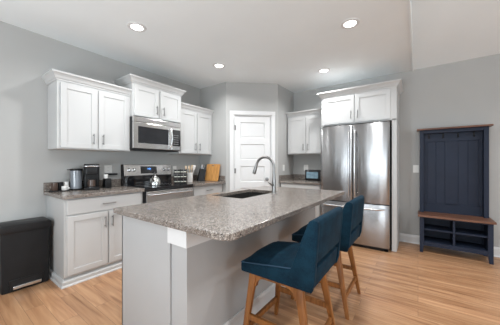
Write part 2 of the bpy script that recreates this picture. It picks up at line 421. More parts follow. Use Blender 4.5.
# ------------------------------------------------------------------ cabinets (local: x right, front at y=0 looking to -y, depth to +y)
def bar_handle(bm, cx, cz, L, vertical=True, y=-0.0, out=0.032):
    r = 0.0058
    if vertical:
        tube(bm, [(cx, y - out, cz - L / 2), (cx, y - out, cz + L / 2)], r, 10)
        for s in (-1, 1): tube(bm, [(cx, y, cz + s * L * 0.36), (cx, y - out, cz + s * L * 0.36)], 0.0045, 8)
    else:
        tube(bm, [(cx - L / 2, y - out, cz), (cx + L / 2, y - out, cz)], r, 10)
        for s in (-1, 1): tube(bm, [(cx + s * L * 0.36, y, cz), (cx + s * L * 0.36, y - out, cz)], 0.0045, 8)
def shaker(bm, x0, z0, x1, z1, st=0.058, t=0.020, rec=0.009):
    box(bm, x0, -t + rec, z0 + 0.001, x1, 0, z1 - 0.001)
    box(bm, x0, -t, z0, x0 + st, -t + rec + .001, z1, 0.0015, seg=1); box(bm, x1 - st, -t, z0, x1, -t + rec + .001, z1, 0.0015, seg=1)
    box(bm, x0 + st - .001, -t, z0, x1 - st + .001, -t + rec + .001, z0 + st, 0.0015, seg=1); box(bm, x0 + st - .001, -t, z1 - st, x1 - st + .001, -t + rec + .001, z1, 0.0015, seg=1)
CROWN = [(0, 0), (0.008, 0), (0.010, 0.014), (0.020, 0.022), (0.030, 0.045), (0.048, 0.066), (0.056, 0.070), (0.058, 0.088), (0, 0.088)]
def upper_cabinet(label, loc, rz, w, d, z0, z1, doors, crown_path, side_l=True, name='wall_cabinet', hz='low', group=None, gap=0.012, cz=0.0, panels=None):
    t = thing(name, label, 'cabinet', (loc[0], loc[1], 0), rz, group)
    b = B(); box(b, 0, 0, z0, w, d - 0.003, z1, 0.001, seg=1)
    if panels:
        for (pa, pb, pz0, pz1, pyd) in panels: box(b, pa, -0.0, pz0, pb, pyd, pz1, 0.001, seg=1)
    # frame reveal below the bottom rail
    obj('cabinet_body', b, 'cab', t)
    b = B(); box(b, 0.018, 0.02, z0 - 0.0015, w - 0.018, d - 0.01, z0 + 0.0005); obj('underside_panel', b, 'inner', t)
    n = len(doors)
    for i, (a, c) in enumerate(doors):
        b = B(); shaker(b, a, z0 + gap, c, z1 - 0.045 - cz); dr = obj('door', b, 'cab', t)
        hx = (c - 0.042) if i % 2 == 0 else (a + 0.042)
        b = B(); bar_handle(b, hx, z0 + gap + 0.115, 0.125, True, -0.020); obj('handle', b, 'nickel', dr, True)
    b = B(); sweep_profile(b, crown_path, [(o, z1 - 0.022 + z) for o, z in CROWN]); obj('crown_moulding', b, 'cab', t)
    return t
R90 = PI / 2
XU = -3.19    # face frame of upper cabinets on the left wall
du = XU - WL
upper_cabinet('white double-door wall cabinet above the coffee machine, left of the microwave', (XU, 0.842), R90, 0.795, du, 1.425, 2.195,
              [(0.028, 0.384), (0.406, 0.767)], [(0, du), (0, 0), (0.795, 0)])
XM = -3.13; dm = XM - WL
upper_cabinet('short raised white cabinet directly above the microwave', (XM, 1.638), R90, 0.80, dm, 1.905, 2.378,
              [(0.022, 0.386), (0.414, 0.778)], [(0, dm), (0, 0), (0.80, 0), (0.80, dm)])
upper_cabinet('white double-door wall cabinet above the knife block, right of the microwave', (XU, 2.44), R90, 0.756, du, 1.425, 2.195,
              [(0.028, 0.369), (0.383, 0.724)], [(0, 0), (0.752, 0)])
YU = 4.21
upper_cabinet('small white two-door wall cabinet between pantry corner and refrigerator', (-2.105, YU), 0, 0.776, WB - YU, 1.44, 2.19,
              [(0.022, 0.385), (0.393, 0.754)], [(0, 0), (0.776, 0)])
# refrigerator surround: cabinet over the fridge with tall side panels
YF = 3.92; fx0 = -1.326; fw = 1.080; fd = WB - YF
upper_cabinet('white cabinet over the refrigerator with tall side panels reaching the floor', (fx0, YF), 0, fw, fd, 1.885, 2.375,
              [(0.045, 0.517), (0.531, 1.003)], [(0, fd - 0.003), (0, 0), (fw, 0), (fw, fd - 0.003)], name='refrigerator_cabinet', gap=0.018,
              panels=[(0, 0.02, 0, 1.9, fd - 0.003), (fw - 0.060, fw, 0, 1.9, fd - 0.003)])

def base_cabinet(label, loc, rz, w, d, layout, left_end=False, group=None, plinth_l=False):
    """layout: list of ('drawer', x0, x1, z0, z1) / ('door', x0, x1, z0, z1, hinge)"""
    t = thing('base_cabinet', label, 'cabinet', (loc[0], loc[1], 0), rz, group)
    b = B(); box(b, 0, 0, 0.09, w, d - 0.003, 0.898, 0.001, seg=1); box(b, 0.0, 0.012, 0, w, d - 0.003, 0.09)
    obj('cabinet_body', b, 'cab', t)
    b = B(); pr = [(0, 0), (0.020, 0), (0.020, 0.050), (0.012, 0.062), (0, 0.066)]
    path = [(0, d), (0, 0.0), (w, 0.0)] if plinth_l else [(0, 0.0), (w, 0.0)]
    if plinth_l: path[0] = (0, d - 0.002)
    sweep_profile(b, path, pr); sweep_profile(b, path, [(0.020, 0), (0.032, 0), (0.030, 0.010), (0.020, 0.018)])
    obj('plinth_moulding', b, 'cab', t)
    for L in layout:
        b = B()
        if L[0] == 'drawer':
            _, a, c, z0, z1 = L; box(b, a, -0.020, z0, c, 0, z1, 0.002, seg=1); dr = obj('drawer', b, 'cab', t)
            h = B(); bar_handle(h, (a + c) / 2, (z0 + z1) / 2, 0.14, False, -0.020); obj('handle', h, 'nickel', dr, True)
        else:
            _, a, c, z0, z1, hg = L; shaker(b, a, z0, c, z1); dr = obj('door', b, 'cab', t)
            h = B(); bar_handle(h, c - 0.03 if hg == 'l' else a + 0.03, z1 - 0.115, 0.125, True, -0.020); obj('handle', h, 'nickel', dr, True)
    return t
XB = -2.93; db = XB - WL
base_cabinet('white base cabinet with one wide drawer over two doors, beside the trash can', (XB, 0.832), R90, 0.836, db,
             [('drawer', 0.022, 0.803, 0.730, 0.884), ('door', 0.022, 0.404, 0.105, 0.712, 'l'), ('door', 0.421, 0.803, 0.105, 0.712, 'r')], plinth_l=True)
base_cabinet('white base cabinet with drawer under the knife block, right of the range', (XB, 2.492), R90, 0.706, db,
             [('drawer', 0.022, 0.684, 0.730, 0.884), ('door', 0.022, 0.348, 0.105, 0.712, 'l'), ('door', 0.358, 0.684, 0.105, 0.712, 'r')])
base_cabinet('white base cabinet left of the refrigerator on the back wall', (-2.105, 3.93), 0, 0.776, WB - 3.93,
             [('drawer', 0.022, 0.754, 0.730, 0.884), ('door', 0.022, 0.385, 0.105, 0.712, 'l'), ('door', 0.399, 0.754, 0.105, 0.712, 'r')])

# worktops with short backsplashes
def worktop(name, label, outer, splashes):
    b = B(); slab(b, outer, [], 0.8985, 0.936, 0.004); o = obj(name, b, 'granite'); tag(o, label, 'countertop')
    for s in splashes:
        b = B(); box(b, *s, 0.002, seg=1); obj('backsplash', b, 'granite', o)
worktop('countertop', 'speckled granite countertop under the coffee machine, left of the range', rrect(WL, 0.805, -2.875, 1.668, [0.003, 0.02, 0.003, 0.003]),
        [(WL, 0.805, 0.9365, WL + 0.02, 1.668, 1.037)])
worktop('countertop', 'speckled granite countertop under the knife block, right of the range', rrect(WL, 2.490, -2.842, 3.198, 0.003),
        [(WL, 2.490, 0.9365, WL + 0.02, 3.178, 1.037), (WL, 3.179, 0.9365, -2.85, 3.199, 1.037)])
worktop('countertop', 'speckled granite countertop left of the refrigerator, holding a small black appliance', rrect(-2.118, 3.885, -1.329, WB - 0.001, 0.003),
        [(-2.098, WB - 0.021, 0.9365, -1.329, WB - 0.001, 1.037), (-2.119, 3.89, 0.9365, -2.099, WB - 0.001, 1.037)])

# ------------------------------------------------------------------ island
IX0, IX1, IY0, IY1 = -1.93, -0.74, 0.85, 3.08
SX0, SX1, SY0, SY1 = -1.84, -1.405, 1.82, 2.57      # sink cut-out
isl = thing('kitchen_island', 'pale grey painted island body with white corner cap under the granite top', 'kitchen island', (-1.5, 1.95, 0))
def L_(x, y): return (x + 1.5, y - 1.95)
b = B()
x0, y0 = L_(-1.86, 0.893); x1, y1 = L_(-1.257, 3.03)
# carcass as panels around the sink bowl
box(b, x0, y0, 0, x1, y0 + 0.02, 0.8765); box(b, x0, y1 - 0.02, 0, x1, y1, 0.8765)
box(b, x0, y0, 0.0, x0 + 0.010, y1, 0.8765); box(b, x0, y0 + .02, 0.08, x1, y1 - .02, 0.10)
obj('cabinet_body', b, 'island', isl)
b = B()
kx0, ky0 = L_(-1.255, 0.905); kx1, ky1 = L_(-1.11, 3.045)
box(b, kx0, ky0, 0, kx1, ky1, 0.8765, 0.001, seg=1)
obj('knee_wall', b, 'island', isl)
for (ya, yb) in ((ky0 - 0.016, ky0 + 0.29), (ky1 - 0.29, ky1 + 0.016)):
    b = B(); prism(b, [(kx0 - 0.020, ya if ya < ky0 else yb), (kx1 + 0.016, ya if ya < ky0 else yb), (kx1 + 0.016, yb if ya < ky0 else ya), (kx1 - 0.001, yb if ya < ky0 else ya), (kx1 - 0.001, ky0 + 0.002 if ya < ky0 else ky1 - 0.002), (kx0 - 0.020, ky0 + 0.002 if ya < ky0 else ky1 - 0.002)], 0.765, 0.8765, 'z')
    o = obj('corner_cap', b, 'trim', isl); o['label'] = 'white trim block under the overhang'
b = B(); sweep_profile(b, [(kx0, ky0), (kx1, ky0), (kx1, ky1), (kx0, ky1)][::1], BP)
o = obj('baseboard', b, 'trim', isl); o['label'] = 'white baseboard along the knee wall'
for (a, c) in ((y0 + 0.04, y0 + 0.50), (y0 + 0.52, y0 + 0.90), (y0 + 0.92, y0 + 1.30), (y0 + 1.34, y1 - 0.04)):
    b = B(); t = B(); shaker(t, -c, 0.11, -a, 0.85); bmesh.ops.rotate(t, cent=(0, 0, 0), matrix=Matrix.Rotation(-PI / 2, 3, 'Z'), verts=t.verts[:])
    bmesh.ops.translate(t, vec=(x0, 0, 0), verts=t.verts[:]); merge(b, t); obj('door', b, 'cab', isl)
b = B()
slab(b, rrect(IX0, IY0, IX1, IY1, [0.03, 0.07, 0.03, 0.02], 8), [rrect(SX0, SY0, SX1, SY1, 0.03, 4)], 0.877, 0.915, 0.005)
tag(obj('island_countertop', b, 'granite'), 'large speckled granite island top with rounded corner and sink cutout', 'countertop')
# undermount sink: two bowls of thin steel
snk = thing('kitchen_sink', 'dark stainless undermount sink set in the island top', 'sink', ((SX0 + SX1) / 2, (SY0 + SY1) / 2, 0.66))
def bowl(bm, x0, y0, x1, y1, zt, zb):
    o1 = rrect(x0, y0, x1, y1, 0.04, 5); o2 = rrect(x0 + 0.02, y0 + 0.02, x1 - 0.02, y1 - 0.02, 0.05, 5)
    q1 = rrect(x0 - 0.003, y0 - 0.003, x1 + 0.003, y1 + 0.003, 0.043, 5); q2 = rrect(x0 + 0.017, y0 + 0.017, x1 - 0.017, y1 - 0.017, 0.053, 5)
    rings = [[(x, y, zb - 0.004) for x, y in q2], [(x, y, zb + 0.03) for x, y in q1], [(x, y, zt) for x, y in q1], [(x, y, zt) for x, y in o1],
             [(x, y, zb + 0.03) for x, y in o1], [(x, y, zb) for x, y in o2]]
    loft(bm, rings)
hx, hy = (SX1 - SX0) / 2, (SY1 - SY0) / 2
b = B(); bowl(b, -hx - 0.004, -hy - 0.004, hx + 0.004, hy + 0.004, 0.2165, 0.008); obj('basin', b, 'basin', snk, True)
b = B(); lathe(b, [(0.045, 0.009), (0.045, 0.012), (0.030, 0.012), (0.028, 0.0095)], 0, 0.0, 24); obj('drain', b, 'chrome', snk, True)
# faucet (spout over the sink towards -x)
fc = thing('kitchen_faucet', 'tall gooseneck pull-down faucet standing behind the island sink', 'faucet', (-1.335, 2.325, 0.9155))
b = B(); lathe(b, [(0.030, 0), (0.030, 0.006), (0.024, 0.012), (0.022, 0.05), (0.0215, 0.16), (0.017, 0.19), (0.0155, 0.26)], 0, 0, 20); obj('body', b, 'nickel', fc, True)
pts = [(0, 0, 0.25)]
for k in range(13):
    a = PI * k / 12 * 0.93; pts.append((-0.12 + 0.12 * math.cos(a), 0, 0.300 + 0.120 * math.sin(a)))
b = B(); tube(b, pts, 0.0150, 14); sp = obj('spout', b, 'nickel', fc, True)
e = Vector(pts[-1]); dr = (Vector(pts[-1]) - Vector(pts[-2])).normalized()
b = B(); tube(b, [e - dr * 0.004, e + dr * 0.03, e + dr * 0.085, e + dr * 0.11], 0.016, 14, radii=[0.0145, 0.017, 0.0215, 0.020]); obj('spray_head', b, 'nickel', sp, True)
b = B(); tube(b, [(0, 0, 0.10), (0, -0.045, 0.105)], 0.013, 12); tube(b, [(0, -0.043, 0.105), (0.0, -0.10, 0.128), (0.0, -0.125, 0.14)], 0.007, 10, radii=[0.009, 0.006, 0.005]); obj('lever', b, 'nickel', fc, True)

# ------------------------------------------------------------------ refrigerator
fr = thing('refrigerator', 'stainless french-door refrigerator with bottom freezer under the white cabinet', 'refrigerator', (-1.305, 3.80, 0))
FW = 0.982; FH = 1.852
b = B(); box(b, 0.008, 0.075, 0.03, FW - 0.008, 0.68, FH - 0.03, 0.004); obj('body', b, 'dkmetal', fr)
b = B(); box(b, 0.02, 0.04, 0.0, FW - 0.02, 0.075, 0.045, 0.003)
for x in (0.05, FW - 0.05): box(b, x - 0.02, 0.04, 0, x + 0.02, 0.6, 0.03)
obj('kick_grille', b, 'black', fr)
def curved_door(x0, x1, z0, z1, bow=0.016):
    t = B(); n = 12; W = x1 - x0
    outer = []
    for k in range(n + 1):
        u = k / n; outer.append((x0 + W * u, 0.014 - bow * (1 - (2 * u - 1) ** 2)))
    pts = [(x0, 0.07)] + outer + [(x1, 0.07)]
    prism(t, pts[::-1], z0, z1, 'z', 0.005)
    return t
SPL = 0.668; mid = FW / 2
h = 0.006
for (a, c) in ((0, mid - 0.003), (mid + 0.003, FW)):
    d = obj('door', curved_door(a, c, SPL + h, FH), 'fridge', fr, True)
    x = mid - 0.042 if a == 0 else mid + 0.042
    b = B(); za, zb = SPL + 0.09, FH - 0.10; P = []
    for k in range(15):
        u = k / 14; P.append((x, -0.03 - 0.034 * math.sin(PI * u) ** 0.5 + 0.0, za + (zb - za) * u))
    tube(b, P, 0.0125, 12, sx=0.9)
    for z in (za, zb): tube(b, [(x, 0.008, z), (x, -0.032, z)], 0.012, 12)
    obj('handle', b, 'steel', d, True)
d = obj('freezer_drawer', curved_door(0, FW, 0.05, SPL - h, 0.018), 'fridge', fr, True)
b = B(); P = []
for k in range(17):
    u = k / 16; P.append((0.07 + (FW - 0.14) * u, -0.028 - 0.038 * math.sin(PI * u) ** 0.5, SPL - 0.065))
tube(b, P, 0.014, 12)
for x in (0.07, FW - 0.07): tube(b, [(x, 0.008, SPL - 0.065), (x, -0.03, SPL - 0.065)], 0.013, 12)
obj('handle', b, 'steel', d, True)
for x in (0.03, FW - 0.10): b = B(); box(b, x, 0.03, FH - 0.03, x + 0.07, 0.14, FH + 0.012, 0.004); obj('hinge_cover', b, 'dkmetal', fr)

# ------------------------------------------------------------------ microwave (over the range)
mw = thing('microwave_oven', 'stainless over-the-range microwave under the short raised cabinet', 'microwave', (-3.09, 1.632, 1.457), R90)
W = 0.775; Hm = 0.438; Dm = 0.415
b = B(); box(b, 0, 0.028, 0, W, Dm, Hm, 0.003); obj('body', b, 'dkmetal', mw)
dwid = 0.60
b = B()
box(b, 0, 0, 0.012, 0.065, 0.03, Hm - 0.07, 0.003); box(b, dwid - 0.055, 0, 0.012, dwid, 0.03, Hm - 0.07, 0.003)
box(b, 0.06, 0, 0.012, dwid - 0.05, 0.03, 0.085, 0.003); box(b, 0.06, 0, Hm - 0.125, dwid - 0.05, 0.03, Hm - 0.07, 0.003)
d = obj('door', b, 'steelh', mw)
b = B(); box(b, 0.055, 0.004, 0.08, dwid - 0.045, 0.026, Hm - 0.12); obj('window', b, 'window', d)
b = B(); P = [(dwid - 0.028, -0.006 - 0.045 * math.sin(PI * k / 12) ** 0.6, 0.045 + (Hm - 0.15) * k / 12) for k in range(13)]
tube(b, P, 0.013, 12); obj('handle', b, 'steel', d, True)
b = B(); box(b, dwid + 0.002, 0, 0.012, W, 0.03, Hm - 0.07, 0.003); cp = obj('control_panel', b, 'steelh', mw)
b = B(); box(b, dwid + 0.016, -0.0015, 0.075, W - 0.014, 0.002, Hm - 0.11, 0.0005); kp = obj('keypad', b, 'blackglass', cp)
b = B()
for i in range(3):
    for j in range(5): k = B(); box(k, dwid + 0.032 + i * 0.034, -0.0025, 0.10 + j * 0.034, dwid + 0.052 + i * 0.034, -0.001, 0.110 + j * 0.034); obj('key', k, 'grey', kp)
b = B(); box(b, 0, 0.0, Hm - 0.066, W, 0.032, Hm, 0.004); vt = obj('vent_band', b, 'steelh', mw)
b = B()
for k in range(5): box(b, 0.05, -0.0012, Hm - 0.052 + k * 0.009, W - 0.05, 0.001, Hm - 0.049 + k * 0.009)
obj('vent_slots', b, 'grey', vt)
b = B(); box(b, 0.02, 0.05, -0.010, W - 0.02, Dm - 0.04, 0.001, 0.002); obj('grease_filter', b, 'black', mw)

# ------------------------------------------------------------------ range
rg = thing('electric_range', 'stainless electric range with black glass cooktop below the microwave', 'range', (-2.915, 1.672, 0.020), R90)
W = 0.815; Dr = 0.600
b = B(); box(b, 0, -0.012, 0.03, W, Dr, 0.886, 0.002)
for x in (0.05, W - 0.05):
    for y in (0.08, Dr - 0.06): lathe(b, [(0.018, -0.02), (0.018, 0.03)], x, y, 10)
obj('body', b, 'black', rg)
b = B(); box(b, 0, -0.025, 0.886, W, Dr - 0.06, 0.919, 0.004); ck = obj('cooktop', b, 'blackglass', rg)
b = B()
b.free()
for (x, y, r) in ((0.2, 0.13, 0.10), (0.57, 0.13, 0.08), (0.2, 0.37, 0.075), (0.57, 0.37, 0.10)):
    n = 40; q = B()
    for rr in (r, r * 0.6):
        lo = [(x + (rr + dd) * math.cos(2 * PI * k / n), y + (rr + dd) * math.sin(2 * PI * k / n)) for dd in (0.0,) for k in range(n)]
        li = [(x + (rr - 0.003) * math.cos(2 * PI * k / n), y + (rr - 0.003) * math.sin(2 * PI * k / n)) for k in range(n)]
        vo = [q.verts.new((*p, 0.9195)) for p in lo]; vi = [q.verts.new((*p, 0.9195)) for p in li]
        for k in range(n): q.faces.new((vo[k], vo[(k + 1) % n], vi[(k + 1) % n], vi[k]))
    obj('burner_marking', q, 'grey', ck)
b = B(); box(b, 0.012, 0.0, 0.16, W - 0.012, 0.03, 0.30, 0.0); b.free()
b = B()
box(b, 0.028, -0.030, 0.235, W - 0.004, -0.010, 0.866, 0.004); d = obj('oven_door', b, 'steelh', rg)
b = B(); box(b, 0.08, -0.0325, 0.34, W - 0.06, -0.028, 0.72, 0.001); obj('oven_window', b, 'window', d)
b = B(); tube(b, [(0.05, -0.068, 0.82), (W - 0.05, -0.068, 0.82)], 0.0125, 12)
for x in (0.075, W - 0.075): tube(b, [(x, -0.02, 0.82), (x, -0.068, 0.82)], 0.010, 10)
obj('handle', b, 'steel', d, True)
b = B(); box(b, 0.028, -0.030, 0.05, W - 0.004, -0.010, 0.225, 0.004); obj('storage_drawer', b, 'steelh', rg)
# backguard: black lower band, steel console, display, knobs
y0 = Dr - 0.065
b = B(); box(b, 0, y0, 0.90, W, Dr, 1.06, 0.003); obj('backguard_base', b, 'blackglass', rg)
b = B(); prism(b, [(y0 - 0.012, 1.055), (y0 + 0.012, 1.222), (Dr, 1.222), (Dr, 1.055)], 0.012, W, 'x', 0.005); bg = obj('control_console', b, 'steelh', rg)
b = B(); prism(b, [(y0 - 0.014, 1.052), (y0 + 0.011, 1.226), (Dr, 1.226), (Dr, 1.052)], -0.002, 0.012, 'x', 0.002); obj('end_cap', b, 'black', bg)
MC = Matrix.Translation((0, y0 - 0.012, 1.055)) @ Matrix.Rotation(-math.atan2(0.024, 0.167), 4, 'X')
b = B(); box(b, 0.262, -0.003, 0.030, 0.535, 0.002, 0.142, 0.002, mat=MC); dp = obj('display', b, 'blackglass', bg)
b = B()
# clock digits 12:00 in seven-segment strokes
SEG = {'0': 'abcdef', '1': 'bc', '2': 'abged', '3': 'abgcd', '5': 'afgcd'}
def digit(bm, ch, x, z, w=0.010, h=0.02, t=0.0024, y=-0.0042):
    hh = h / 2; R_ = {'a': (0, h - t, w, h), 'd': (0, 0, w, t), 'g': (0, hh - t / 2, w, hh + t / 2), 'b': (w - t, hh, w, h), 'c': (w - t, 0, w, hh), 'e': (0, 0, t, hh), 'f': (0, hh, t, h)}
    for s in SEG[ch]: q = R_[s]; box(bm, x + q[0], y, z + q[1], x + q[2], y + 0.001, z + q[3], mat=MC)
for i, ch in enumerate('1200'): digit(b, ch, 0.368 + i * 0.015 + (0.004 if i > 1 else 0), 0.092)
obj('clock_digits', b, 'screen', dp)
for x in (0.075, 0.15, W - 0.15, W - 0.075):
    b = B(); lathe(b, [(0.026, 0), (0.026, 0.006), (0.021, 0.010), (0.018, 0.03), (0.014, 0.032)], 0, 0, 18, mat=MC @ Matrix.Translation((x + 0.01, -0.001, 0.09)) @ Matrix.Rotation(PI / 2, 4, 'X'))
    obj('knob', b, 'steel', bg, True)

# ------------------------------------------------------------------ hall tree / locker bench
lk = thing('hall_tree', 'navy hall tree with brown wooden bench seat and coat hooks against the back wall', 'hall tree', (0.02, 4.13, 0))
LW = 0.745; LD = 0.36; z1 = 1.755
TY = 0.23   # front of the upper tower
for x in (0, LW - 0.05):
    b = B(); box(b, x, TY, 0.53, x + 0.05, LD - 0.005, z1, 0.002, seg=1); obj('side_post', b, 'navy', lk)
b = B()
yb = LD - 0.035
box(b, 0.05, yb, 0.53, LW - 0.05, LD - 0.008, z1)
box(b, 0.05, yb - 0.014, 1.585, LW - 0.05, yb, z1, 0.001, seg=1)
box(b, 0.05, yb - 0.008, 0.53, LW - 0.05, yb, 0.67, 0.001, seg=1)
for x in (0.05, LW / 2 - 0.07, LW - 0.09): box(b, x, yb - 0.008, 0.66, x + (0.04 if x < 0.1 or x > 0.6 else 0.14), yb, 1.60, 0.001, seg=1)
for (a, c) in ((0.09, LW / 2 - 0.07), (LW / 2 + 0.07, LW - 0.09)):
    n = 2; w_ = (c - a) / n
    for k in range(n): box(b, a + k * w_ + 0.003, yb - 0.004, 0.67, a + (k + 1) * w_ - 0.003, yb, 1.585, 0.002, seg=1)
obj('back_panel', b, 'navy', lk)
b = B(); box(b, 0.0, TY + 0.005, z1 - 0.05, LW, LD - 0.005, z1, 0.002, seg=1); obj('top_rail', b, 'navy', lk)
b = B(); box(b, -0.035, TY - 0.04, z1, LW + 0.035, LD + 0.005, z1 + 0.022, 0.003); o = obj('top_shelf', b, 'shelfwood', lk); o['label'] = 'brown wooden top board'
for x in (0.105, 0.27, 0.435, 0.60):
    b = B(); y = yb - 0.014
    box(b, x, y - 0.004, 1.63, x + 0.018, y, 1.71, 0.002, seg=1)
    tube(b, [(x + 0.009, y, 1.69), (x + 0.009, y - 0.045, 1.695), (x + 0.009, y - 0.062, 1.715)], 0.005, 8)
    tube(b, [(x + 0.009, y, 1.655), (x + 0.009, y - 0.025, 1.64), (x + 0.009, y - 0.038, 1.655), (x + 0.009, y - 0.036, 1.668)], 0.005, 8)
    obj('coat_hook', b, 'black', lk, True)
b = B(); box(b, -0.022, -0.03, 0.505, LW + 0.022, LD - 0.0, 0.533, 0.003); o = obj('bench_seat', b, 'shelfwood', lk); o['label'] = 'brown wooden bench seat'
for sx in (0, 1):
    xa = 0 if sx == 0 else LW - 0.05
    for (ya, yc) in ((0, 0.045), (LD - 0.05, LD - 0.005)):
        b = B(); prism(b, [(xa, 0.505), (xa + 0.05, 0.505), (xa + 0.05, 0.12), (xa + (0.036 if sx == 0 else 0.05), 0.0), (xa + (0 if sx == 0 else 0.014), 0.0), (xa, 0.12)], ya, yc, 'y', 0.001, seg=1); obj('leg', b, 'navy', lk)
    b = B(); box(b, xa + 0.01, 0.04, 0.12, xa + 0.04, LD - 0.04, 0.505); obj('side_panel', b, 'navy', lk)
b = B()
box(b, 0.05, 0.005, 0.10, LW - 0.05, LD - 0.01, 0.155, 0.001, seg=1)
box(b, 0.04, 0.015, 0.318, LW - 0.04, LD - 0.02, 0.338, 0.001, seg=1)
box(b, LW / 2 - 0.011, 0.008, 0.15, LW / 2 + 0.011, LD - 0.02, 0.505, 0.001, seg=1)
box(b, 0.04, LD - 0.02, 0.12, LW - 0.04, LD - 0.008, 0.505)
box(b, 0.04, 0.004, 0.487, LW - 0.04, 0.03, 0.505)
obj('cubby_shelves', b, 'navy', lk)

# ------------------------------------------------------------------ trash can
tc = thing('trash_can', 'black rectangular step trash can standing against the left wall', 'trash can', (-3.22, 0.418, 0), R90)
W = 0.383; Dp = 0.27
b = B()
def ring(x0, y0, x1, y1, z, r=0.02): return [(x, y, z) for x, y in rrect(x0, y0, x1, y1, r, 4)]
loft(b, [ring(0.014, 0.006, W - 0.014, Dp - 0.004, 0.0), ring(0.012, 0.004, W - 0.012, Dp - 0.003, 0.14), ring(0.006, 0.0, W - 0.006, Dp, 0.58)])
obj('body', b, 'blackmatt', tc, True)
b = B(); loft(b, [ring(-0.006, -0.012, W + 0.006, Dp + 0.006, 0.58), ring(-0.008, -0.014, W + 0.008, Dp + 0.008, 0.59), ring(-0.006, -0.012, W + 0.006, Dp + 0.006, 0.645), ring(0.006, 0.0, W - 0.006, Dp - 0.006, 0.655)])
obj('lid', b, 'black', tc, True)
b = B(); box(b, 0.065, -0.006, 0.010, W - 0.065, 0.012, 0.115, 0.004); rc = obj('pedal_recess', b, 'black', tc)
b = B(); box(b, 0.085, -0.034, 0.030, W - 0.085, 0.0, 0.062, 0.006); o = obj('pedal', b, 'chrome', tc); o['label'] = 'silver foot pedal'

